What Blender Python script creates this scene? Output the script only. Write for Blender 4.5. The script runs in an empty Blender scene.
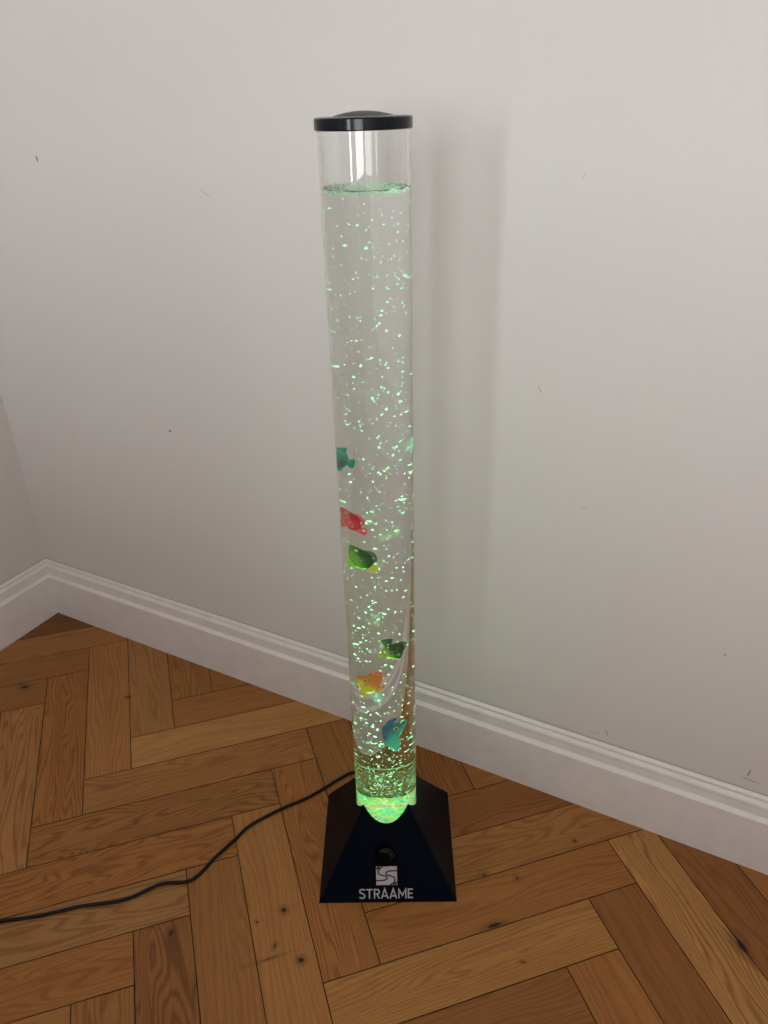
import bpy, bmesh, math, random
from mathutils import Vector, Matrix, Quaternion

scene = bpy.context.scene
C = scene.collection
R = math.radians
rnd = random.Random(7)

# ------------------------------------------------------------------ camera
CAM = Vector((1.58521382, -1.05669345, 1.16009762))
RT = Vector((0.8781488, 0.47763417, -0.0268382))
DN = Vector((0.20139065, -0.41998702, -0.88490266))
FW = Vector((-0.43393144, 0.77167124, -0.46500215))
FPX = 778.25
cd = bpy.data.cameras.new('camera')
cam = bpy.data.objects.new('camera', cd)
C.objects.link(cam)
m = Matrix.Identity(4)
for i in range(3):
    m[i][0], m[i][1], m[i][2], m[i][3] = RT[i], -DN[i], -FW[i], CAM[i]
cam.matrix_world = m
cd.sensor_fit = 'VERTICAL'
cd.sensor_height = 24
cd.lens = 24 * FPX / 1024
cd.clip_start = 0.01
scene.camera = cam

def ray(px, py):
    d = FW + RT * ((px - 384) / FPX) + DN * ((py - 512) / FPX)
    return d.normalized()

# ------------------------------------------------------------------ helpers
def obj(name, bm, mat, parent=None, smooth=False):
    me = bpy.data.meshes.new(name)
    bm.to_mesh(me); bm.free()
    o = bpy.data.objects.new(name, me)
    for mm in (mat if isinstance(mat, (list, tuple)) else [mat]):
        me.materials.append(mm)
    if smooth:
        for p in me.polygons: p.use_smooth = True
    C.objects.link(o)
    if parent is not None: o.parent = parent
    return o

def sharp(o, deg=35):
    o.data.set_sharp_from_angle(angle=R(deg))
    return o

def tag(o, label=None, cat=None, group=None, kind=None):
    for k, v in (('label', label), ('category', cat), ('group', group), ('kind', kind)):
        if v: o[k] = v
    return o

def box(bm, lo, hi):
    r = bmesh.ops.create_cube(bm, size=1)
    for v in r['verts']:
        for i in range(3):
            v.co[i] = lo[i] + (v.co[i] + .5) * (hi[i] - lo[i])
    return r['verts']

def lathe(bm, prof, seg=96, closed=False):
    """prof: list of (r, z); axis z."""
    rings = []
    for r, z in prof:
        if r < 1e-7:
            rings.append([bm.verts.new((0, 0, z))])
        else:
            rings.append([bm.verts.new((r * math.cos(2 * math.pi * k / seg), r * math.sin(2 * math.pi * k / seg), z)) for k in range(seg)])
    n = len(rings)
    for i in range(n if closed else n - 1):
        a, b = rings[i], rings[(i + 1) % n]
        for k in range(seg):
            k2 = (k + 1) % seg
            if len(a) == 1 and len(b) == 1: continue
            if len(a) == 1: bm.faces.new((a[0], b[k2], b[k]))
            elif len(b) == 1: bm.faces.new((a[k], a[k2], b[0]))
            else: bm.faces.new((a[k], a[k2], b[k2], b[k]))
    bmesh.ops.recalc_face_normals(bm, faces=bm.faces[:])

def sweep(bm, pts, r, seg=10, rad=None):
    pts = [Vector(p) for p in pts]
    rings = []
    up = Vector((0, 0, 1))
    for i, p in enumerate(pts):
        t = (pts[min(i + 1, len(pts) - 1)] - pts[max(i - 1, 0)]).normalized()
        a = t.cross(up)
        if a.length < 1e-4: a = t.cross(Vector((1, 0, 0)))
        a.normalize(); b = a.cross(t).normalized()
        rr = rad[i] if rad else r
        rings.append([bm.verts.new(p + a * rr * math.cos(2 * math.pi * k / seg) + b * rr * math.sin(2 * math.pi * k / seg)) for k in range(seg)])
    for i in range(len(rings) - 1):
        for k in range(seg):
            bm.faces.new((rings[i][k], rings[i][(k + 1) % seg], rings[i + 1][(k + 1) % seg], rings[i + 1][k]))
    bm.faces.new(rings[0][::-1]); bm.faces.new(rings[-1])
    bmesh.ops.recalc_face_normals(bm, faces=bm.faces[:])

def catmull(pts, n=8):
    pts = [Vector(p) for p in pts]
    out = []
    for i in range(len(pts) - 1):
        p0, p1, p2, p3 = pts[max(i - 1, 0)], pts[i], pts[i + 1], pts[min(i + 2, len(pts) - 1)]
        for k in range(n):
            t = k / n
            out.append(.5 * ((2 * p1) + (p2 - p0) * t + (2 * p0 - 5 * p1 + 4 * p2 - p3) * t * t + (3 * p1 - p0 - 3 * p2 + p3) * t ** 3))
    out.append(pts[-1])
    return out

# ------------------------------------------------------------------ materials
def mat(name):
    mt = bpy.data.materials.new(name)
    mt.use_nodes = True
    nt = mt.node_tree
    return mt, nt, nt.nodes['Principled BSDF']

def N(nt, t, **kw):
    n = nt.nodes.new(t)
    for k, v in kw.items():
        if k in ('operation', 'blend_type', 'data_type', 'attribute_name', 'noise_dimensions', 'feature', 'interpolation', 'clamp'):
            setattr(n, k, v)
        else:
            n.inputs[k].default_value = v
    return n

def math_n(nt, op, a, b=None, c=None, clamp=False):
    n = nt.nodes.new('ShaderNodeMath'); n.operation = op; n.use_clamp = clamp
    for i, v in enumerate((a, b, c)):
        if v is None: continue
        if isinstance(v, (int, float)): n.inputs[i].default_value = v
        else: nt.links.new(v, n.inputs[i])
    return n.outputs[0]

def mixc(nt, fac, a, b, blend='MIX'):
    n = nt.nodes.new('ShaderNodeMix'); n.data_type = 'RGBA'; n.blend_type = blend
    for i, v in ((0, fac), (6, a), (7, b)):
        if isinstance(v, (int, float)): n.inputs[i].default_value = v
        elif isinstance(v, tuple): n.inputs[i].default_value = (*v[:3], 1)
        else: nt.links.new(v, n.inputs[i])
    return n.outputs[2]

def ramp(nt, fac, stops):
    n = nt.nodes.new('ShaderNodeValToRGB')
    el = n.color_ramp.elements
    while len(el) < len(stops): el.new(.5)
    for e, (p, c) in zip(el, stops):
        e.position = p
        e.color = (*c, 1) if len(c) == 3 else c
    nt.links.new(fac, n.inputs[0])
    return n.outputs[0]

def simple(name, col, rough=.5, metallic=0, spec=.5, bump=0, bscale=200):
    mt, nt, p = mat(name)
    tc = nt.nodes.new('ShaderNodeTexCoord')
    nz = N(nt, 'ShaderNodeTexNoise', Scale=bscale, Detail=3.0)
    nt.links.new(tc.outputs['Object'], nz.inputs['Vector'])
    c = mixc(nt, nz.outputs[0], tuple(x * .92 for x in col), tuple(min(1, x * 1.08) for x in col))
    nt.links.new(c, p.inputs['Base Color'])
    p.inputs['Roughness'].default_value = rough
    p.inputs['Metallic'].default_value = metallic
    p.inputs['Specular IOR Level'].default_value = spec
    if bump:
        b = N(nt, 'ShaderNodeBump', Strength=bump, Distance=.001)
        nt.links.new(nz.outputs[0], b.inputs['Height'])
        nt.links.new(b.outputs[0], p.inputs['Normal'])
    return mt

def spot_mask(nt, pos, marks, base_noise=None):
    """max of soft ellipses; marks: (x, y_or_z, rx, ry, angle, strength) on two axes given by pos (a, b sockets)."""
    tot = None
    for (x, y, rx, ry, ang, st) in marks:
        dx = math_n(nt, 'SUBTRACT', pos[0], x); dy = math_n(nt, 'SUBTRACT', pos[1], y)
        ca, sa = math.cos(ang), math.sin(ang)
        u = math_n(nt, 'ADD', math_n(nt, 'MULTIPLY', dx, ca / rx), math_n(nt, 'MULTIPLY', dy, sa / rx))
        v = math_n(nt, 'ADD', math_n(nt, 'MULTIPLY', dx, -sa / ry), math_n(nt, 'MULTIPLY', dy, ca / ry))
        d = math_n(nt, 'SQRT', math_n(nt, 'ADD', math_n(nt, 'MULTIPLY', u, u), math_n(nt, 'MULTIPLY', v, v)))
        if base_noise is not None: d = math_n(nt, 'ADD', d, base_noise)
        k = math_n(nt, 'MULTIPLY', math_n(nt, 'SMOOTH_MIN', math_n(nt, 'MULTIPLY', math_n(nt, 'SUBTRACT', 1.25, d), 1.6, clamp=True), 1.0, .05), st, clamp=True)
        tot = k if tot is None else math_n(nt, 'MAXIMUM', tot, k)
    return tot

# wall paint
def wall_material(name, col, marks):
    mt, nt, p = mat(name)
    tc = nt.nodes.new('ShaderNodeTexCoord')
    geo = nt.nodes.new('ShaderNodeNewGeometry')
    sep = nt.nodes.new('ShaderNodeSeparateXYZ')
    nt.links.new(geo.outputs['Position'], sep.inputs[0])
    n1 = N(nt, 'ShaderNodeTexNoise', Scale=2.3, Detail=3.0)
    n2 = N(nt, 'ShaderNodeTexNoise', Scale=140.0, Detail=4.0)
    for n in (n1, n2): nt.links.new(geo.outputs['Position'], n.inputs['Vector'])
    c = mixc(nt, n1.outputs[0], tuple(x * .975 for x in col), tuple(x * 1.02 for x in col))
    if marks:
        wob = math_n(nt, 'MULTIPLY', math_n(nt, 'SUBTRACT', n2.outputs[0], .5), 1.2)
        k = spot_mask(nt, (sep.outputs[0], sep.outputs[2]), marks, wob)
        c = mixc(nt, k, c, (.055, .045, .04))
    nt.links.new(c, p.inputs['Base Color'])
    p.inputs['Roughness'].default_value = .62
    p.inputs['Specular IOR Level'].default_value = .35
    b = N(nt, 'ShaderNodeBump', Strength=.12, Distance=.0012)
    hh = math_n(nt, 'ADD', n2.outputs[0], math_n(nt, 'MULTIPLY', n1.outputs[0], 3.0))
    nt.links.new(hh, b.inputs['Height']); nt.links.new(b.outputs[0], p.inputs['Normal'])
    return mt

WALLC = (.714, .688, .670)
marks = [(.2701, 1.086, .0016, .0065, .15, .85), (.4912, .5858, .004, .0022, 0.2, .7), (.6594, 1.0362, .011, .0012, -.6, .28),
         (1.2519, .7782, .0011, .007, .5, .4), (1.4143, .1752, .0011, .008, .35, .45), (1.6425, .187, .0009, .0085, -.15, .85),
         (1.647, .1725, .012, .0009, -.1, .6), (1.571, .40, .002, .0025, 0, .45), (.355, .56, .003, .002, 0, .3), (1.395, .167, .009, .0013, .1, .25),
         (1.335, .60, .006, .002, .5, .15), (.93, .39, .003, .007, .2, .12), (.20, .53, .003, .003, .2, .25), (1.29, 1.07, .004, .001, 1.0, .2)]
M_wall = wall_material('wall_paint', WALLC, marks)
M_wall2 = wall_material('wall_paint_plain', WALLC, None)
M_ceil = simple('ceiling_paint', (.85, .85, .84), .8)
M_skirt = simple('skirting_gloss_paint', (.82, .79, .78), .3, bscale=30)
M_caulk = simple('caulk', (.48, .45, .41), .8)

# lamp materials
M_black = simple('black_plastic', (.0018, .0040, .0100), .33, spec=.05, bump=.05, bscale=900)
M_cap = simple('cap_plastic', (.0022, .0035, .009), .16, spec=.3)
M_gloss = simple('button_plastic', (.0008, .0008, .001), .07, spec=.12)
M_rubber = simple('cord_rubber', (.004, .005, .007), .45, spec=.25)
M_print = simple('silver_print', (.50, .50, .52), .45, metallic=.2)
M_logo_dark = simple('emblem_dark_print', (.012, .014, .02), .4)

def glass(name, ior, col, rough=0.0):
    mt, nt, p = mat(name)
    out = nt.nodes['Material Output']
    nt.nodes.remove(p)
    g = nt.nodes.new('ShaderNodeBsdfGlass')
    g.inputs['IOR'].default_value = ior; g.inputs['Roughness'].default_value = rough
    g.inputs['Color'].default_value = (*col, 1)
    nt.links.new(g.outputs[0], out.inputs[0])
    return mt
M_acryl = glass('clear_acrylic', 1.49, (.988, .992, .989))
M_water = glass('water', 1.33, (.992, .992, .990))
M_frost = None

def bubble_mat(name, w=.7):
    mt, nt, p = mat(name)
    out = nt.nodes['Material Output']
    nt.nodes.remove(p)
    d = nt.nodes.new('ShaderNodeBsdfDiffuse'); d.inputs[0].default_value = (.95, .95, .95, 1)
    t = nt.nodes.new('ShaderNodeBsdfTranslucent'); t.inputs[0].default_value = (.95, .95, .95, 1)
    g = nt.nodes.new('ShaderNodeBsdfGlossy'); g.inputs['Roughness'].default_value = .25
    a = nt.nodes.new('ShaderNodeMixShader'); a.inputs[0].default_value = .6
    nt.links.new(d.outputs[0], a.inputs[1]); nt.links.new(t.outputs[0], a.inputs[2])
    b = nt.nodes.new('ShaderNodeMixShader'); b.inputs[0].default_value = .2
    nt.links.new(a.outputs[0], b.inputs[1]); nt.links.new(g.outputs[0], b.inputs[2])
    tr = nt.nodes.new('ShaderNodeBsdfTransparent')
    c = nt.nodes.new('ShaderNodeMixShader'); c.inputs[0].default_value = w
    nt.links.new(tr.outputs[0], c.inputs[1]); nt.links.new(b.outputs[0], c.inputs[2])
    nt.links.new(c.outputs[0], out.inputs[0])
    return mt
M_bub = bubble_mat('air_bubble', .8)
M_foam = bubble_mat('foam', .97)

def emit(name, col, s):
    mt, nt, p = mat(name)
    p.inputs['Base Color'].default_value = (*col, 1)
    p.inputs['Emission Color'].default_value = (*col, 1)
    p.inputs['Emission Strength'].default_value = s
    return mt

# oak floor
KN = [(.1721, -.2432, .008, .0055, .6, .9), (.4097, -.1612, .004, .003, .3, .8), (1.022, -.4278, .0042, .0038, 0, 1), (1.0937, -.4848, .0042, .0038, 0, 1),
      (1.0444, -.4852, .0028, .004, .3, .7), (.9955, -.4653, .003, .0025, .3, .6), (.8848, -.5441, .0035, .006, .5, .85), (1.3357, -.2941, .011, .0032, .8, 1),
      (1.3375, -.1978, .003, .0025, 0, .7), (1.4024, -.0809, .0028, .0025, 0, .9), (1.2862, -.2179, .0045, .004, 0.5, .55), (1.3953, -.3308, .004, .002, .3, .6),
      (1.6836, -.1519, .013, .0055, -.75, .95), (1.05, -.505, .0016, .018, -.75, .5)]
def floor_material():
    mt, nt, p = mat('oak_planks')
    uv = nt.nodes.new('ShaderNodeUVMap'); uv.uv_map = 'plank'
    sp = nt.nodes.new('ShaderNodeSeparateXYZ'); nt.links.new(uv.outputs[0], sp.inputs[0])
    at = N(nt, 'ShaderNodeAttribute', attribute_name='tone')
    at2 = N(nt, 'ShaderNodeAttribute', attribute_name='figure')
    sf = nt.nodes.new('ShaderNodeSeparateColor'); nt.links.new(at2.outputs['Color'], sf.inputs[0])
    fig, straight, seed = sf.outputs[0], sf.outputs[1], sf.outputs[2]
    geo = nt.nodes.new('ShaderNodeNewGeometry')
    gs = nt.nodes.new('ShaderNodeSeparateXYZ'); nt.links.new(geo.outputs['Position'], gs.inputs[0])
    def coord(sx, sy):
        cb = nt.nodes.new('ShaderNodeCombineXYZ')
        nt.links.new(math_n(nt, 'MULTIPLY', sp.outputs[0], sx), cb.inputs[0])
        nt.links.new(math_n(nt, 'MULTIPLY', sp.outputs[1], sy), cb.inputs[1])
        nt.links.new(math_n(nt, 'MULTIPLY', seed, 37.0), cb.inputs[2])
        return cb.outputs[0]
    # contour lines of a stretched field: cathedral figure
    n1 = N(nt, 'ShaderNodeTexNoise', Scale=1.0, Detail=2.0, Roughness=.45, Distortion=.35); nt.links.new(coord(2.2, 15), n1.inputs['Vector'])
    ph = math_n(nt, 'ADD', math_n(nt, 'MULTIPLY', n1.outputs[0], math_n(nt, 'MULTIPLY_ADD', fig, 95.0, 40.0)), math_n(nt, 'MULTIPLY', sp.outputs[1], math_n(nt, 'MULTIPLY', straight, 1500.0)))
    wob = N(nt, 'ShaderNodeTexNoise', Scale=1.0, Detail=2.0); nt.links.new(coord(26, 160), wob.inputs['Vector'])
    ph = math_n(nt, 'ADD', ph, math_n(nt, 'MULTIPLY', wob.outputs[0], 2.6))
    rings = math_n(nt, 'MULTIPLY_ADD', math_n(nt, 'SINE', ph), .5, .5)
    rings = math_n(nt, 'POWER', rings, 2.2)
    fib = N(nt, 'ShaderNodeTexNoise', Scale=1.0, Detail=3.0, Roughness=.6); nt.links.new(coord(22, 620), fib.inputs['Vector'])
    broad = N(nt, 'ShaderNodeTexNoise', Scale=1.0, Detail=2.0); nt.links.new(coord(4, 30), broad.inputs['Vector'])
    pores = N(nt, 'ShaderNodeTexNoise', Scale=1.0, Detail=1.0); nt.links.new(coord(60, 1100), pores.inputs['Vector'])
    base = at.outputs['Color']
    dark = mixc(nt, 1.0, base, (.50, .42, .34), 'MULTIPLY')
    amt = math_n(nt, 'MULTIPLY', rings, math_n(nt, 'MULTIPLY_ADD', fig, .58, .22))
    c = mixc(nt, amt, base, dark)
    c = mixc(nt, math_n(nt, 'MULTIPLY', math_n(nt, 'SUBTRACT', fib.outputs[0], .42, clamp=True), 1.3, clamp=True), c, mixc(nt, 1.0, c, (.52, .44, .36), 'MULTIPLY'))
    c = mixc(nt, math_n(nt, 'MULTIPLY', math_n(nt, 'SUBTRACT', broad.outputs[0], .45, clamp=True), 1.6, clamp=True), c, mixc(nt, 1.0, c, (.80, .74, .68), 'MULTIPLY'))
    c = mixc(nt, math_n(nt, 'MULTIPLY', math_n(nt, 'SUBTRACT', .42, broad.outputs[0], clamp=True), 1.6, clamp=True), c, mixc(nt, 1.0, c, (1.18, 1.16, 1.12), 'MULTIPLY'))
    pm = math_n(nt, 'MULTIPLY', math_n(nt, 'SUBTRACT', pores.outputs[0], .60, clamp=True), 3.0, clamp=True)
    c = mixc(nt, pm, c, mixc(nt, 1.0, c, (.45, .38, .32), 'MULTIPLY'))
    kn = spot_mask(nt, (gs.outputs[0], gs.outputs[1]), KN, math_n(nt, 'MULTIPLY', math_n(nt, 'SUBTRACT', wob.outputs[0], .5), 1.1))
    halo = spot_mask(nt, (gs.outputs[0], gs.outputs[1]), [(a, b, rx * 2.6, ry * 2.6, g, s * .45) for a, b, rx, ry, g, s in KN], math_n(nt, 'MULTIPLY', math_n(nt, 'SUBTRACT', wob.outputs[0], .5), 1.4))
    c = mixc(nt, halo, c, (.085, .035, .012))
    c = mixc(nt, kn, c, (.014, .007, .005))
    nt.links.new(c, p.inputs['Base Color'])
    p.inputs['Roughness'].default_value = .46
    p.inputs['Specular IOR Level'].default_value = .32
    b = N(nt, 'ShaderNodeBump', Strength=.10, Distance=.0006)
    nt.links.new(math_n(nt, 'ADD', fib.outputs[0], math_n(nt, 'MULTIPLY', rings, -.5)), b.inputs['Height'])
    nt.links.new(b.outputs[0], p.inputs['Normal'])
    return mt
M_oak = floor_material()
M_gap = simple('plank_gap', (.022, .010, .005), .8)

# ------------------------------------------------------------------ room shell
RX0, RX1, RY1, RY0, RH = -.02, 3.7, .018, -4.2, 2.5
LW = R(1.22)                                     # the left wall is not quite square to the back wall

def slab(name, lo, hi, mt):
    bm = bmesh.new(); box(bm, lo, hi)
    return tag(obj(name, bm, mt), kind='structure')

slab('wall_back', (RX0 - .3, RY1, -.05), (RX1 + .12, RY1 + .12, RH), M_wall)
bm = bmesh.new(); box(bm, (-.12, -4.6, -.05), (0, .12, RH))
wl = tag(obj('wall_left', bm, M_wall2), kind='structure')
wl.location = (-.018, .018, 0); wl.rotation_euler = (0, 0, LW)
slab('wall_right', (RX1, RY0 - .12, -.05), (RX1 + .12, RY1, RH), M_wall2)
slab('ceiling', (RX0 - .3, RY0 - .12, RH), (RX1 + .12, RY1 + .12, RH + .1), M_ceil)
# front wall with two openings (behind the camera)
W1 = (.72, 1.06, .72, 2.12)
W2 = (1.75, 3.25, .72, 2.25)
bm = bmesh.new()
yy = (RY0 - .12, RY0)
xs = [RX0 - .3, W1[0], W1[1], W2[0], W2[1], RX1 + .12]
for k in range(5):
    a, b = xs[k], xs[k + 1]
    if k in (1, 3):
        w = W1 if k == 1 else W2
        box(bm, (a, yy[0], -.05), (b, yy[1], w[2])); box(bm, (a, yy[0], w[3]), (b, yy[1], RH))
    else:
        box(bm, (a, yy[0], -.05), (b, yy[1], RH))
tag(obj('wall_front', bm, M_wall2), kind='structure')
bm = bmesh.new(); box(bm, (RX0, -1.98, 0), (.78, -1.86, 1.08)); box(bm, (.78, -1.98, 0), (2.5, -1.86, .94))  # added unseen two-level blocker behind the camera, shades the lower back wall
tag(obj('added_light_blocker', bm, M_wall2), kind='structure')
M_frame = simple('window_frame_paint', (.8, .8, .79), .4)
for i, w in enumerate((W1, W2)):
    bm = bmesh.new(); t = .045
    y0, y1 = RY0 - .09, RY0 - .03
    box(bm, (w[0], y0, w[2]), (w[0] + t, y1, w[3])); box(bm, (w[1] - t, y0, w[2]), (w[1], y1, w[3]))
    box(bm, (w[0] + t, y0, w[2]), (w[1] - t, y1, w[2] + t)); box(bm, (w[0] + t, y0, w[3] - t), (w[1] - t, y1, w[3]))
    if i == 1:
        xm = (w[0] + w[1]) / 2
        box(bm, (xm - .03, y0, w[2] + t), (xm + .03, y1, w[3] - t))
    tag(obj('window_%d' % (i + 1), bm, M_frame), kind='structure')

# baseboards: moulded profile (depth from the wall face, height)
PROF = [(0, 0), (.0185, 0), (.0185, .1085), (.0172, .1098), (.0125, .1133), (.0112, .1140), (.0108, .1280), (.0112, .1345), (.0100, .1372), (.0070, .1405), (.0058, .1412),
        (.0057, .1440), (.0066, .1455), (.0060, .1475), (.0030, .1510), (.0012, .1520), (.0, .1522)]
def baseboard(name, x0, x1, mt):
    """local: runs along +x, wall at y=0, room on -y."""
    bm = bmesh.new()
    a = [bm.verts.new((x0, -d, z)) for d, z in PROF]
    b = [bm.verts.new((x1, -d, z)) for d, z in PROF]
    for i in range(len(PROF) - 1):
        bm.faces.new((a[i], a[i + 1], b[i + 1], b[i]))
    bm.faces.new(a); bm.faces.new(b)
    bmesh.ops.recalc_face_normals(bm, faces=bm.faces[:])
    return tag(obj(name, bm, mt), kind='structure')
bb = baseboard('baseboard_back', -.018, RX1, M_skirt); bb.location = (0, .018, 0)
bl = baseboard('baseboard_left', -4.2, -.0, M_skirt)
bl.location = (-.018, .018, 0); bl.rotation_euler = (0, 0, R(90) + LW)
# bead of caulk along the top of the skirting
bm = bmesh.new()
sweep(bm, [(RX0, .0172, .1525), (RX1, .0172, .1525)], .0013, 6)
tag(obj('trim_1', bm, M_caulk), kind='structure')
bm = bmesh.new(); sweep(bm, [(-.0172, .018, .1525), (-.0172 + 4 * math.sin(LW), -4 * math.cos(LW), .1525)], .0013, 6)
tag(obj('trim_2', bm, M_caulk), kind='structure')

# herringbone floor: grid fitted to the photo's plank joints
S, NL = .09, 4.9515
GO = Vector((.50760098, -.12582415, 0)); GU = Vector((.69766543, .71642372, 0)); GV = Vector((.71642372, -.69766543, 0))
# per-plank tones (linear)
T = {
 'tan': (.330, .165, .068), 'gold': (.385, .200, .080), 'light': (.400, .225, .105), 'pink': (.350, .180, .085), 'mid': (.290, .138, .054),
 'brown': (.235, .105, .038), 'red': (.250, .110, .042), 'dark': (.190, .085, .032), 'orange': (.320, .145, .050), 'grey': (.310, .168, .080)}
TONES = {
 ('H', -1, -1): 'brown', ('H', -1, 0): 'dark', ('H', -1, 1): 'tan', ('H', -1, 2): 'mid', ('H', -1, 3): 'mid', ('H', -1, 4): 'brown',
 ('V', -1, -2): 'mid', ('V', -1, -1): 'tan', ('V', -1, 0): 'mid', ('V', -1, 1): 'grey', ('V', -1, 2): 'tan', ('V', -1, 3): 'orange', ('V', -1, 4): 'pink', ('V', -1, 5): 'mid',
 ('H', 0, -1): 'mid', ('H', 0, 0): 'mid', ('H', 0, 1): 'light', ('H', 0, 2): 'tan', ('H', 0, 3): 'mid', ('H', 0, 4): 'orange', ('H', 0, 5): 'grey', ('H', 0, 6): 'orange', ('H', 0, 7): 'tan', ('H', 0, 8): 'mid',
 ('V', 0, -1): 'mid', ('V', 0, 0): 'red', ('V', 0, 1): 'brown', ('V', 0, 2): 'mid', ('V', 0, 3): 'orange', ('V', 0, 4): 'tan', ('V', 0, 5): 'mid', ('V', 0, 6): 'brown', ('V', 0, 7): 'mid',
 ('H', 1, -1): 'mid', ('H', 1, 0): 'red', ('H', 1, 1): 'tan', ('H', 1, 2): 'orange', ('H', 1, 3): 'gold', ('H', 1, 4): 'brown', ('H', 1, 5): 'mid',
 ('V', 1, -1): 'mid', ('V', 1, 0): 'mid', ('V', 1, 1): 'red', ('V', 1, 2): 'light', ('V', 1, 3): 'red', ('V', 1, 4): 'orange', ('V', 1, 5): 'mid'}
FIG = {('V', -1, 3): (.9, .6), ('V', -1, 4): (.8, .1), ('H', 0, 3): (1, .1), ('H', 0, 4): (.9, .2), ('H', 0, 5): (.7, .1), ('V', 0, 6): (1, 0), ('V', 0, 3): (.8, .8),
       ('V', 1, 2): (.9, .5), ('H', 0, 2): (.6, .3), ('V', 0, 2): (.7, .7), ('H', 1, 1): (.6, .15), ('H', 1, 3): (.5, .7), ('H', 0, 1): (.1, .1), ('V', 0, 4): (.15, .4),
       ('V', 0, 5): (.15, .4), ('V', -1, 1): (.4, .3), ('V', 1, 3): (.2, .4), ('H', 1, 4): (.3, .4), ('H', 0, 6): (.5, .5)}
bm = bmesh.new()
uvl = bm.loops.layers.uv.new('plank')
cl = bm.loops.layers.float_color.new('tone')
fl = bm.loops.layers.float_color.new('figure')
pr = random.Random(11)
GAP, CH, DEP = .00035, .00045, .0012
names = list(T)
def plank(key, u0, v0, lu, lv):
    p0 = GO + GU * (u0 * S) + GV * (v0 * S)
    ctr = p0 + GU * (lu * S / 2) + GV * (lv * S / 2)
    if not (-.45 < ctr.x < RX1 + .3 and RY0 - .4 < ctr.y < .4): return
    tone = T[TONES[key]] if key in TONES else T[pr.choice(names)]
    j = .94 + .12 * pr.random()
    tone = tuple(c * j * k for c, k in zip(tone, (1.24, 1.09, .68)))
    f = FIG.get(key) or (pr.random() * .7, pr.random() * .6)
    sd = pr.random()
    ou, ov = pr.random() * 20, pr.random() * 20
    W, L = lu * S, lv * S
    def ringv(ins, z):
        return [bm.verts.new(p0 + GU * a + GV * b + Vector((0, 0, z))) for a, b in ((ins, ins), (W - ins, ins), (W - ins, L - ins), (ins, L - ins))]
    top, mid, bot = ringv(GAP + CH, 0), ringv(GAP, -DEP), ringv(GAP, -.012)
    fs = [bm.faces.new(top)]
    fs[0].material_index = 0
    for A, B in ((top, mid), (mid, bot)):
        for k in range(4):
            q = bm.faces.new((A[k], B[k], B[(k + 1) % 4], A[(k + 1) % 4])); q.material_index = 1; fs.append(q)
    for q in fs:
        for l in q.loops:
            d = l.vert.co - p0
            a, b = d.dot(GU), d.dot(GV)
            if lu < lv: a, b = b, a
            l[uvl].uv = (a + ou, b + ov)
            l[cl] = (*tone, 1)
            l[fl] = (f[0], f[1], sd, 1)
for k in range(-9, 10):
    for j in range(-60, 60):
        plank(('H', k, j), k * NL - j, k * NL + j, NL, 1)
        plank(('V', k, j), (k + 1) * NL - j, k * NL + j, 1, NL)
for co, no in (((-.019, 0, 0), (-1, 0, 0)), ((RX1, 0, 0), (1, 0, 0)), ((0, RY0, 0), (0, -1, 0)), ((0, .017, 0), (0, 1, 0))):
    bmesh.ops.bisect_plane(bm, geom=bm.verts[:] + bm.edges[:] + bm.faces[:], plane_co=co, plane_no=no, clear_outer=True)
# sub-floor under the planks
vs = [bm.verts.new(c) for c in ((RX0 - .1, RY0, -.010), (RX1, RY0, -.010), (RX1, .018, -.010), (RX0 - .1, .018, -.010))]
q = bm.faces.new(vs); q.material_index = 1
bmesh.ops.recalc_face_normals(bm, faces=bm.faces[:])
for q in bm.faces:
    if q.normal.z < -.5: q.normal_flip()
tag(obj('floor', bm, [M_oak, M_gap]), kind='structure')

# ------------------------------------------------------------------ the bubble lamp
LC = Vector((1.11246775, -.23800606, 0)); LA = R(28.17)
lamp = bpy.data.objects.new('bubble_lamp', None); C.objects.link(lamp)
lamp.location = LC; lamp.rotation_euler = (0, 0, LA)
tag(lamp, 'tall clear water tube bubble lamp with green glow on a black pyramid base', 'lamp')
HB, HH, TR = .1134, .207, .0506
RIM = .0022
# base: pyramid shell pierced by the tube
bm = bmesh.new()
def pyr_z(x, y): return HH * (1 - max(abs(x), abs(y)) / HB)
seg = 160
prev = None
rings = []
hole = TR + .0006
def sq(a, h):
    c, s = math.cos(a), math.sin(a); k = h / max(abs(c), abs(s)); return c * k, s * k
angs = [2 * math.pi * k / seg for k in range(seg)]           # 160 = multiple of 8: hits the corners
LV = []
def ring(f): 
    r = [bm.verts.new(f(a)) for a in angs]; LV.append(r)
ring(lambda a: (hole * math.cos(a), hole * math.sin(a), .10))          # socket bottom
ring(lambda a: (hole * math.cos(a), hole * math.sin(a), pyr_z(hole * math.cos(a), hole * math.sin(a)) - .0006))
ring(lambda a: ((hole + .0006) * math.cos(a), (hole + .0006) * math.sin(a), pyr_z((hole + .0006) * math.cos(a), (hole + .0006) * math.sin(a))))
ring(lambda a: (*sq(a, HB - .0008), HH * .0008 / HB))
ring(lambda a: (*sq(a, HB - .0004), 0))
for A, B in zip(LV, LV[1:]):
    for k in range(seg):
        bm.faces.new((A[k], A[(k + 1) % seg], B[(k + 1) % seg], B[k]))
bm.faces.new(LV[0]); bm.faces.new(LV[-1])
bmesh.ops.recalc_face_normals(bm, faces=bm.faces[:])
base = obj('base', bm, M_black, lamp)
base['label'] = 'black plastic pyramid base'

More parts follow.
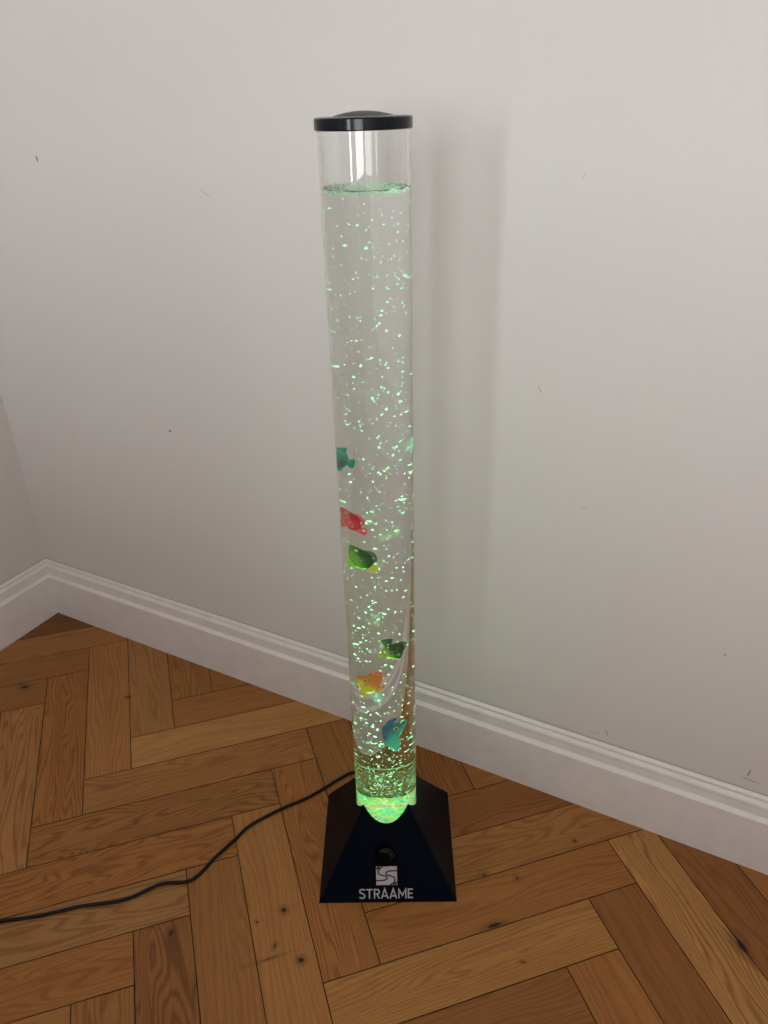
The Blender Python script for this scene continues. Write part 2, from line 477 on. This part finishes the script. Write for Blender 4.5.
# front face frame: origin at the middle of the front edge, s up the slope
SL = Vector((0, HB, HH)).normalized(); FN = Vector((0, -HH, HB)).normalized()
def face_pt(x, s, h=0): return Vector((x, -HB, 0)) + SL * s + FN * h
FM = Matrix((( 1, SL.x, FN.x, 0), (0, SL.y, FN.y, -HB), (0, SL.z, FN.z, 0), (0, 0, 0, 1)))
# round push button
bm = bmesh.new()
lathe(bm, [(.0186, -.001), (.0186, .003), (.0180, .0042), (.0170, .0044), (.0165, .0040), (.0162, .0090), (.0152, .0112), (.012, .0128), (.007, .0138), (0, .0142)], 64)
bt = sharp(obj('push_button', bm, M_gloss, base, True))
bt.matrix_local = FM @ Matrix.Translation((-.0013, .0785, 0))
bt['label'] = 'round glossy black push button'
# emblem: silver square with an S-shaped swoosh in dark line
ex0, ex1, es0, es1 = -.0183, .0160, .0287, .0590
bm = bmesh.new(); box(bm, (ex0, es0, -.0002), (ex1, es1, .0003))
em = obj('emblem', bm, M_print, base); em.matrix_local = FM
em['label'] = 'silver printed square emblem with a dark S swoosh'
bm = bmesh.new()
def ribbon(pts, w):
    pts = [Vector((ex0 + (ex1 - ex0) * x, es0 + (es1 - es0) * y, .00045)) for x, y in pts]
    pts = catmull(pts, 8)
    L, Rr = [], []
    for i, p in enumerate(pts):
        t = (pts[min(i + 1, len(pts) - 1)] - pts[max(0, i - 1)]).normalized(); n = Vector((-t.y, t.x, 0))
        L.append(bm.verts.new(p + n * w / 2)); Rr.append(bm.verts.new(p - n * w / 2))
    for i in range(len(pts) - 1): bm.faces.new((L[i], L[i + 1], Rr[i + 1], Rr[i]))
w = .0023
UP = [(1.0, .76), (.78, .76), (.58, .73), (.47, .64), (.52, .54), (.68, .49), (.84, .42), (.90, .28), (.82, .12), (.66, 0)]
UP2 = [(.72, 1.0), (.46, .94), (.27, .82), (.20, .64), (.27, .49), (.42, .42), (.56, .39)]
ribbon(UP, w); ribbon([(1 - x, 1 - y) for x, y in UP], w)
ribbon([(.02, .84), (.09, .92), (.18, .98)], w * 1.5)
ribbon([(.82, .02), (.91, .08), (.98, .16)], w * 1.5)
obj('swoosh', bm, M_logo_dark, em).matrix_local = Matrix.Identity(4)
# lettering
bm = bmesh.new()
def bar(pts, wd, closed=False):
    pts = [Vector(p) for p in pts]
    L, Rr = [], []
    n = len(pts)
    for i, p in enumerate(pts):
        a = pts[i - 1] if i else None; b = pts[i + 1] if i < n - 1 else None
        d1 = (p - a).normalized() if a is not None else None; d2 = (b - p).normalized() if b is not None else None
        if d1 is None: d1 = d2
        if d2 is None: d2 = d1
        t = (d1 + d2).normalized(); nn = Vector((-t.y, t.x)); k = 1 / max(.35, nn.dot(Vector((-d1.y, d1.x))))
        L.append(bm.verts.new((p.x + nn.x * wd / 2 * k, p.y + nn.y * wd / 2 * k, .0004))); Rr.append(bm.verts.new((p.x - nn.x * wd / 2 * k, p.y - nn.y * wd / 2 * k, .0004)))
    for i in range(n - 1): bm.faces.new((L[i], L[i + 1], Rr[i + 1], Rr[i]))
GL = {
 'S': (.72, [[(.70, .84), (.60, .92), (.40, .95), (.16, .90), (.07, .74), (.16, .60), (.40, .52), (.62, .42), (.69, .26), (.60, .10), (.36, .05), (.14, .08), (.03, .17)]]),
 'T': (.78, [[(0, .92), (.78, .92)], [(.39, .92), (.39, 0)]]),
 'R': (.74, [[(.09, 0), (.09, 1)], [(.09, .92), (.45, .92), (.62, .84), (.66, .70), (.60, .54), (.45, .46), (.09, .46)], [(.38, .46), (.68, 0)]]),
 'A': (.90, [[(.06, 0), (.45, .97), (.84, 0)], [(.20, .26), (.70, .26)]]),
 'M': (1.02, [[(.09, 0), (.09, .93), (.51, .30), (.93, .93), (.93, 0)]]),
 'E': (.64, [[(.09, 0), (.09, 1)], [(.09, .92), (.64, .92)], [(.09, .50), (.58, .50)], [(.09, .08), (.64, .08)]])}
tx0, tx1, ts0, ts1 = -.0468, .0416, .0068, .0228
gap = .13
tot = sum(GL[c][0] for c in 'STRAAME') + gap * 6
kx = (tx1 - tx0) / tot; kz = ts1 - ts0
x = 0
for c in 'STRAAME':
    for st in GL[c][1]:
        bar([(tx0 + (x + a) * kx, ts0 + b * kz) for a, b in st], .0022)
    x += GL[c][0] + gap
for q in bm.faces:
    q.normal_update()
    if q.normal.z < 0: q.normal_flip()
lt = obj('lettering', bm, M_print, base); lt.matrix_local = FM
lt['label'] = 'silver printed capitals reading STRAAME'

# tube
Z0, Z1, ZW, ZR, TI = .102, 1.142, 1.0765, .1052, .0476
bm = bmesh.new()
lathe(bm, [(TI, Z0), (TR, Z0), (TR, Z1), (TI, Z1)], 128, closed=True)
tube = sharp(obj('tube', bm, M_acryl, lamp, True))
tube['label'] = 'clear acrylic tube'
# water column with a rippled surface
bm = bmesh.new()
wr = TI + .0004
prof = [(0, ZR), (wr, ZR), (wr, ZW + .0012), (wr - .0012, ZW + .0003), (wr * .85, ZW), (wr * .6, ZW), (wr * .35, ZW), (0, ZW)]
lathe(bm, prof, 128)
for v in bm.verts:
    if v.co.z > ZW - .01 and math.hypot(v.co.x, v.co.y) < wr - .0005:
        v.co.z += .0012 * math.sin(v.co.x * 210 + 1) * math.cos(v.co.y * 170)
water = sharp(obj('water', bm, M_water, lamp, True))
# locating ring inside the tube, and the light unit at the foot of the water column
bm = bmesh.new()
ZP = .1715
lathe(bm, [(TI - .0018, ZP - .0008), (TI - .0004, ZP - .0012), (TI - .0004, ZP + .0012), (TI - .0018, ZP + .0008), (TI - .0022, ZP)], 96, closed=True)
obj('locating_ring', bm, simple('ring_plastic', (.30, .48, .30), .3), lamp, True)
mt, nt, p = mat('led_diffuser')
geo = nt.nodes.new('ShaderNodeTexCoord')
vo = nt.nodes.new('ShaderNodeTexVoronoi'); vo.inputs['Scale'].default_value = 120
nz = N(nt, 'ShaderNodeTexNoise', Scale=60.0, Detail=3.0)
wv = mixc(nt, .012, geo.outputs['Object'], nz.outputs[1], 'ADD')
nt.links.new(geo.outputs['Object'], nz.inputs['Vector']); nt.links.new(wv, vo.inputs['Vector'])
sc_ = nt.nodes.new('ShaderNodeSeparateColor'); nt.links.new(vo.outputs['Color'], sc_.inputs[0])
colr = ramp(nt, sc_.outputs[0], [(0, (.10, .80, .18)), (.22, (.40, .90, .35)), (.40, (.55, .80, .16)), (.54, (.85, .62, .22)), (.64, (.95, .34, .14)), (.74, (.75, .72, .40)), (.86, (.14, .78, .48)), (1, (.08, .75, .20))])
nt.links.new(colr, p.inputs['Emission Color']); nt.links.new(colr, p.inputs['Base Color'])
nz2 = N(nt, 'ShaderNodeTexNoise', Scale=420.0, Detail=2.0); nt.links.new(geo.outputs['Object'], nz2.inputs['Vector'])
nt.links.new(math_n(nt, 'MULTIPLY', math_n(nt, 'POWER', nz2.outputs[0], 2.2), 2.6), p.inputs['Emission Strength'])
bm = bmesh.new()
lathe(bm, [(0, Z0 - .0005), (TI - .0005, Z0 - .0005), (TI - .0005, .1045)] + [(TI * (1 - k / 14) , .1055) for k in range(1, 14)] + [(0, .1055)], 72)
lr = random.Random(5)
for v in bm.verts:
    if v.co.z > .105: v.co.z += .0022 * lr.random()
lu = obj('light_unit', bm, mt, lamp, True)
lu['label'] = 'glowing green and orange light unit'

# cap
bm = bmesh.new()
CR = .0537
prof = [(0, 1.1352), (CR - .0012, 1.1352), (CR, 1.1362), (CR, 1.1462), (CR - .0008, 1.1474), (CR - .003, 1.1482), (.036, 1.1486)]
lathe(bm, prof + [(0, 1.1486)], 128)
cap = sharp(obj('cap', bm, M_cap, lamp, True), 25)
bm = bmesh.new()
dm = [(.0350 * math.cos(math.pi / 2 * k / 16), 1.1482 + .0054 * (1 - math.cos(math.pi / 2 * k / 16) ** 2) ** 1.0) for k in range(16)] + [(0, 1.1536)]
lathe(bm, dm, 96)
obj('cap_dome', bm, simple('dome_plastic', (.03, .03, .032), .45), cap, True)

# the moulded tube widens a touch towards the cap and leans a millimetre
for o in (tube, water, cap, C.objects['cap_dome']):
    for v in o.data.vertices:
        k = max(0, (v.co.z - .16) / .98)
        f = 1 + (.017 if o is not cap and o.name != 'cap_dome' else .004) * k
        v.co.x = v.co.x * f + .0011 * k; v.co.y *= f
# power cord, lying on the floor
cpts = [(.30, -.96), (.46, -.80), (.5500, -.7180), (.6251, -.6591), (.6747, -.6215), (.7206, -.5796), (.7775, -.5356), (.8098, -.4874), (.8467, -.4619), (.8561, -.4396), (.8583, -.4025), (.8659, -.3564), (.8712, -.3195),
        (.8989, -.2645), (.9317, -.2132), (.9592, -.1494), (.9739, -.1247), (1.0, -.115), (1.04, -.13)]
pts = catmull([Vector((x, y, .0031)) for x, y in cpts], 8)
inv = (Matrix.Translation(LC) @ Matrix.Rotation(LA, 4, 'Z')).inverted()
bm = bmesh.new(); sweep(bm, [inv @ p for p in pts], .0029, 10)
cord = obj('power_cord', bm, M_rubber, lamp, True)
cord['label'] = 'thin black power cord'

# --- bubbles and foam
def blob(bm, c, r, rg, sub=1, flat=None):
    q = Quaternion((rg.gauss(0, 1), rg.gauss(0, 1), rg.gauss(0, 1), rg.gauss(0, 1))).normalized().to_matrix()
    sc = flat or (1, .55 + .4 * rg.random(), .45 + .3 * rg.random())
    res = bmesh.ops.create_icosphere(bm, subdivisions=sub, radius=1)
    for v in res['verts']:
        v.co = Vector(c) + q @ Vector((v.co.x * r * sc[0], v.co.y * r * sc[1], v.co.z * r * sc[2]))
# the lamp's own light: LEDs shine up the water column
def area(name, loc, rot, sx, sy, power, col, spread=None, parent=None, shape='RECTANGLE'):
    ld = bpy.data.lights.new(name, 'AREA'); ld.shape = shape; ld.size = sx
    if shape == 'RECTANGLE': ld.size_y = sy
    ld.energy = power; ld.color = col
    if spread is not None: ld.spread = spread
    o = bpy.data.objects.new(name, ld); C.objects.link(o); o.location = loc; o.rotation_euler = rot
    if parent: o.parent = parent
    return o
def beam(name, z, power, col, cone, falloff, radius):
    ld = bpy.data.lights.new(name, 'SPOT'); ld.energy = power; ld.color = col
    ld.cycles.use_multiple_importance_sampling = False
    ld.spot_size = R(cone); ld.spot_blend = .5; ld.shadow_soft_size = radius
    if falloff:                      # the clear tube guides the light upward: it does not thin out with distance
        ld.use_nodes = True
        nt = ld.node_tree; em = nt.nodes['Emission']
        fo = nt.nodes.new('ShaderNodeLightFalloff'); fo.inputs['Strength'].default_value = 1.0
        nt.links.new(fo.outputs['Constant'], em.inputs['Strength'])
    o = bpy.data.objects.new(name, ld); C.objects.link(o); o.location = (0, 0, z); o.rotation_euler = (R(180), 0, 0); o.parent = lamp
beam('led_beam', ZR + .006, 760, (.34, 1, .48), 50, True, .036)
beam('led_flood', ZR + .006, .4, (.25, 1, .32), 170, False, .006)

# ------------------------------------------------------------------ toy fish
def refr(d, n, eta):
    c = -d.dot(n); k = 1 - eta * eta * (1 - c * c)
    return (d * eta + n * (eta * c - math.sqrt(max(k, 0)))).normalized()
def in_tube(px, py, t):
    """where the eye finds the pixel inside the water: the ray bent at the tube wall, t (0..1) of the way through."""
    d = ray(px, py); o = CAM - LC
    a = d.x ** 2 + d.y ** 2; b = o.x * d.x + o.y * d.y; c = o.x ** 2 + o.y ** 2 - TR ** 2
    disc = max(b * b - a * c, 1e-9)
    s = (-b - math.sqrt(disc)) / a
    E = o + d * s; n = Vector((E.x, E.y, 0)).normalized()
    r = refr(d, n, 1 / 1.33)
    a = r.x ** 2 + r.y ** 2; b = E.x * r.x + E.y * r.y
    L = -2 * b / a
    return E + r * (L * t) + LC, r

def fish_mat(name, stops, rough=.3):
    mt, nt, p = mat(name)
    tc = nt.nodes.new('ShaderNodeTexCoord'); sp = nt.nodes.new('ShaderNodeSeparateXYZ')
    nt.links.new(tc.outputs['Object'], sp.inputs[0])
    nz = N(nt, 'ShaderNodeTexNoise', Scale=160.0, Detail=2.0); nt.links.new(tc.outputs['Object'], nz.inputs['Vector'])
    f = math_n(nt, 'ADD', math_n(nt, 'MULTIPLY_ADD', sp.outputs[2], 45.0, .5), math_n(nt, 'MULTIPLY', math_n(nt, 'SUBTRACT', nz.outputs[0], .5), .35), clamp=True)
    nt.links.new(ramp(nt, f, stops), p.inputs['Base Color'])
    p.inputs['Roughness'].default_value = rough
    return mt
M_eye = simple('fish_eye_black', (.004, .004, .004), .1)
M_eyer = simple('fish_eye_ring', (.85, .75, .25), .3)

def fish(name, label, px, py, t, head, L, Hh, cols, fins, yaw=0, flip=1, th=.0042, tail=1.0, bend=0, tri=False, eye=1.0, ex=.27, skew=0, tailc=None):
    """head: screen angle of the nose in degrees, anticlockwise from the right. Local +x = nose, +z = back fin, y = thickness."""
    P, d = in_tube(px, py, t)
    right = d.cross(Vector((0, 0, 1))).normalized(); up = right.cross(d).normalized()
    hx = (right * math.cos(R(head)) + up * math.sin(R(head)))
    if flip < 0: pass
    hz = (right * math.cos(R(head) + math.pi / 2 * flip) + up * math.sin(R(head) + math.pi / 2 * flip))
    hy = hz.cross(hx)
    Mx = Matrix((hx, hy, hz)).transposed()
    Mx = Mx @ Matrix.Rotation(R(yaw), 3, 'Z')
    root = bpy.data.objects.new('toy_fish', None); C.objects.link(root)
    root.rotation_mode = 'QUATERNION'; root.location = P; root.rotation_quaternion = Mx.to_quaternion()
    tag(root, label, 'fish', 'toy fish in the water tube')
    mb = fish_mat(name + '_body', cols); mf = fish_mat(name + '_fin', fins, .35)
    # body
    bm = bmesh.new(); nx, na = 18, 20; rings = []
    for i in range(nx + 1):
        u = i / nx                                # 0 tail stem .. 1 nose
        h = Hh / 2 * (math.sin(math.pi * (u ** .72) * .93 + .17) ** .8) if u < 1 else .0004
        if tri: h = Hh / 2 * min(1, (1 - u) / .80 + .02) ** .85 * min(1, (u + .03) / .16) ** .6
        h = max(h, .0009)
        w = th * (math.sin(math.pi * (u ** .8) * .9 + .12) ** .7) if u < 1 else .0003
        w = max(w, .0007)
        x = -L / 2 + L * u
        rings.append([bm.verts.new((x + skew * h * math.sin(2 * math.pi * k / na), w * math.cos(2 * math.pi * k / na), h * math.sin(2 * math.pi * k / na) * (1.05 if k < na / 2 else .95))) for k in range(na)])
    for A, B in zip(rings, rings[1:]):
        for k in range(na): bm.faces.new((A[k], A[(k + 1) % na], B[(k + 1) % na], B[k]))
    bm.faces.new(rings[0][::-1]); bm.faces.new(rings[-1])
    bmesh.ops.recalc_face_normals(bm, faces=bm.faces[:])
    obj('body', bm, mb, root, True)
    def fin(nm, pts, mt, tk=.0005, bend=0):
        if bend:
            ca, sa, x0 = math.cos(R(bend)), math.sin(R(bend)), -L * .44
            pts = [(x0 + (x - x0) * ca - z * sa, (x - x0) * sa + z * ca) for x, z in pts]
        pts = catmull([Vector((x + skew * z, 0, z)) for x, z in pts], 4)
        bm = bmesh.new()
        a = [bm.verts.new((p.x, tk, p.z)) for p in pts]; b = [bm.verts.new((p.x, -tk, p.z)) for p in pts]
        bm.faces.new(a); bm.faces.new(b[::-1])
        n = len(pts)
        for k in range(n): bm.faces.new((a[k], b[k], b[(k + 1) % n], a[(k + 1) % n]))
        bmesh.ops.recalc_face_normals(bm, faces=bm.faces[:])
        return obj(nm, bm, mt, root)
    h2 = Hh / 2
    fz = .8 if tri else 1
    tl = L * .34 * tail
    fin('tail_fin', [(-L * .42, .0022), (-L * .5 - tl * .35, h2 * .42), (-L * .5 - tl * .8, h2 * .50), (-L * .5 - tl, h2 * .25), (-L * .5 - tl * .98, -h2 * .22), (-L * .5 - tl * .8, -h2 * .50), (-L * .5 - tl * .35, -h2 * .40), (-L * .42, -.0022)], mf if tailc is None else simple(name + '_tail', tailc, .35), bend=bend)
    fin('dorsal_fin', [(L * .22, h2 * .80), (L * .06, h2 * 1.32 * fz), (-L * .14, h2 * 1.40 * fz), (-L * .34, h2 * 1.18 * fz), (-L * .30, h2 * .62), (0, h2 * .7)], mf)
    fin('belly_fin', [(L * .08, -h2 * .85), (-L * .06, -h2 * 1.30), (-L * .26, -h2 * 1.42), (-L * .30, -h2 * .66), (-L * .1, -h2 * .7)], mf)
    for s in (-1, 1):
        bm = bmesh.new(); bmesh.ops.create_uvsphere(bm, u_segments=16, v_segments=10, radius=.0021 * eye)
        for v in bm.verts: v.co.y *= .5
        e = obj('eye', bm, M_eyer, root, True); e.location = (L * ex, s * th * .9, h2 * .14)
        bm = bmesh.new(); bmesh.ops.create_uvsphere(bm, u_segments=14, v_segments=8, radius=.0013 * eye)
        for v in bm.verts: v.co.y *= .55
        pu = obj('pupil', bm, M_eye, e, True); pu.location = (0, s * .0007 * eye, 0)
        fn = fin('side_fin', [(L * .10, -.0008), (L * .0, .0020), (-L * .12, -.0004), (-L * .04, -.0040), (L * .06, -.0034)], mf)
        fn.location = (0, s * (th + .0003), -h2 * .12); fn.rotation_euler = (0, 0, s * R(-12))
    return root

def rs(*c): return [(p, col) for p, col in c]
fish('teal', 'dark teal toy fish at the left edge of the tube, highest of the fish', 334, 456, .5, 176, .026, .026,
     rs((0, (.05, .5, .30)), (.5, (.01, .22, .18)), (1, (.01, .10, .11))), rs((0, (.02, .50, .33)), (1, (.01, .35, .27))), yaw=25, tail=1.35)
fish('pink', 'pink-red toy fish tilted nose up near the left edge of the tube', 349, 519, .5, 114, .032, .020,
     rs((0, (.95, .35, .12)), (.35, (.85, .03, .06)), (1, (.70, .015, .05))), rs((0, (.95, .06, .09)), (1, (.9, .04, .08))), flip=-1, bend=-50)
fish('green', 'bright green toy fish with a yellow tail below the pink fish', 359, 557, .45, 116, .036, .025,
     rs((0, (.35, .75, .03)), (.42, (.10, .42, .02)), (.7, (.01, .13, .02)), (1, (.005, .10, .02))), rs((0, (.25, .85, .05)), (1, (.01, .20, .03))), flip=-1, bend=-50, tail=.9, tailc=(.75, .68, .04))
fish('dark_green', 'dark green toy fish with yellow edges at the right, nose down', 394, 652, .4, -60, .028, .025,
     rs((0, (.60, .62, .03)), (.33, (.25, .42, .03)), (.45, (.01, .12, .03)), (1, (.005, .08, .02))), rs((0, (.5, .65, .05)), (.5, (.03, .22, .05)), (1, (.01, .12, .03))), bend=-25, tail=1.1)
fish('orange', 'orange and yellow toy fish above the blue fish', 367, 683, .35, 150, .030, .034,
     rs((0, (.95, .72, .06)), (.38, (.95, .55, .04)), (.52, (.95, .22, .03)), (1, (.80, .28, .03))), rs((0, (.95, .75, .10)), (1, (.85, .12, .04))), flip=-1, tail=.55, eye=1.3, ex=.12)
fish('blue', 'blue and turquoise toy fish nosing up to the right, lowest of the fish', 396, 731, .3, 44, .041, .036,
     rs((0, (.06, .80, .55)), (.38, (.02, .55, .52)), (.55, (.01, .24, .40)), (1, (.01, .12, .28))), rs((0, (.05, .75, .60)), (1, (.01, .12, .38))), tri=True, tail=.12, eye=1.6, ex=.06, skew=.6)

# ------------------------------------------------------------------ air bubbles and froth
br = random.Random(21)
LM = Matrix.Translation(LC) @ Matrix.Rotation(LA, 4, 'Z')
FISH = [o.location.copy() for o in C.objects if o.name.startswith('toy_fish')]
protos = []
for i in range(8):
    bm = bmesh.new(); blob(bm, (0, 0, 0), 1, br, 2)
    me = bpy.data.meshes.new('air_bubble'); bm.to_mesh(me); bm.free(); me.materials.append(M_bub)
    for p in me.polygons: p.use_smooth = True
    protos.append(me)
spots = []
for i in range(1080):
    z = ZR + .004 + (ZW - ZR - .012) * br.random()
    rr = (TI - .004) * math.sqrt(br.random()) ; a = br.random() * 2 * math.pi
    low = max(0, 1 - (z - ZR) / .25)
    size = (.0011 + .0010 * br.random() ** 2.0) * (1 + .25 * low)
    spots.append((size, LM @ Vector((rr * math.cos(a), rr * math.sin(a), z))))
for i in range(420):                                    # the denser plume just above the light
    z = ZR + .003 + .16 * br.random() ** 1.2
    rr = (TI - .004) * math.sqrt(br.random()); a = br.random() * 2 * math.pi
    spots.append((.0005 + .0009 * br.random() ** 1.5, LM @ Vector((rr * math.cos(a), rr * math.sin(a), z))))
for i in range(650):                                    # a mist of the finest ones close over the light
    z = ZR + .003 + .085 * br.random() ** 1.1
    rr = (TI - .003) * math.sqrt(br.random()); a = br.random() * 2 * math.pi
    spots.append((.00045 + .0005 * br.random(), LM @ Vector((rr * math.cos(a), rr * math.sin(a), z))))
spots = [q for q in spots if all((q[1] - f).length > .019 for f in FISH)]
spots.sort(key=lambda s: -s[0])
for i, (s, p) in enumerate(spots[:300]):
    o = bpy.data.objects.new('air_bubble', protos[i % 8]); C.objects.link(o)
    o.location = p; o.scale = (s, s, s); o.rotation_euler = (br.random() * 6, br.random() * 6, br.random() * 6)
    tag(o, 'small green-lit air bubble rising in the water of the clear tube', 'bubble', 'air bubbles in the water tube')
bm = bmesh.new()
for s, p in spots[300:]:
    if min((p - f).length for f in FISH) > .029: blob(bm, p, s, br, 1)
tag(obj('fine_bubbles', bm, M_bub, None, True), 'haze of the finest air bubbles all through the water column', 'bubbles', kind='stuff')
bm = bmesh.new()
for i in range(620):
    rr = (TI - .0025) * math.sqrt(br.random()); a = br.random() * 2 * math.pi
    blob(bm, (rr * math.cos(a), rr * math.sin(a), ZW + .0080 * (br.random() - .55)), .0006 + .0012 * br.random() ** 2, br, 1)
fo = obj('foam', bm, M_foam, water, True); fo['kind'] = 'stuff'; fo['label'] = 'green-lit froth on the water surface'

# ------------------------------------------------------------------ daylight through the windows behind the camera
area('daylight_narrow_window', ((W1[0] + W1[1]) / 2, RY0 - .02, (W1[2] + W1[3]) / 2), (R(90), 0, 0), W1[1] - W1[0] - .09, W1[3] - W1[2] - .09, 27, (.90, .955, 1.0))
area('daylight_wide_window', ((W2[0] + W2[1]) / 2, RY0 - .02, (W2[2] + W2[3]) / 2), (R(90), 0, 0), W2[1] - W2[0] - .09, W2[3] - W2[2] - .09, 65, (.95, .967, .985))
wd = bpy.data.worlds.new('world'); scene.world = wd; wd.use_nodes = True
bg = wd.node_tree.nodes['Background']; bg.inputs[0].default_value = (.75, .85, 1, 1); bg.inputs[1].default_value = .6

# ------------------------------------------------------------------ render settings
vs = scene.view_settings
scene.display_settings.display_device = 'sRGB'
vs.view_transform = 'Standard'; vs.look = 'None'; vs.gamma = 1; vs.use_curve_mapping = False
vs.exposure = -0.12
cy = scene.cycles
cy.max_bounces = 24; cy.transmission_bounces = 24; cy.glossy_bounces = 8; cy.diffuse_bounces = 5; cy.transparent_max_bounces = 32
cy.caustics_refractive = True; cy.caustics_reflective = True
cy.blur_glossy = .3
cy.sample_clamp_indirect = 4.0
cy.use_denoising = True
try:
    cy.denoiser = 'OPENIMAGEDENOISE'; cy.denoising_input_passes = 'RGB_ALBEDO_NORMAL'
except Exception: pass
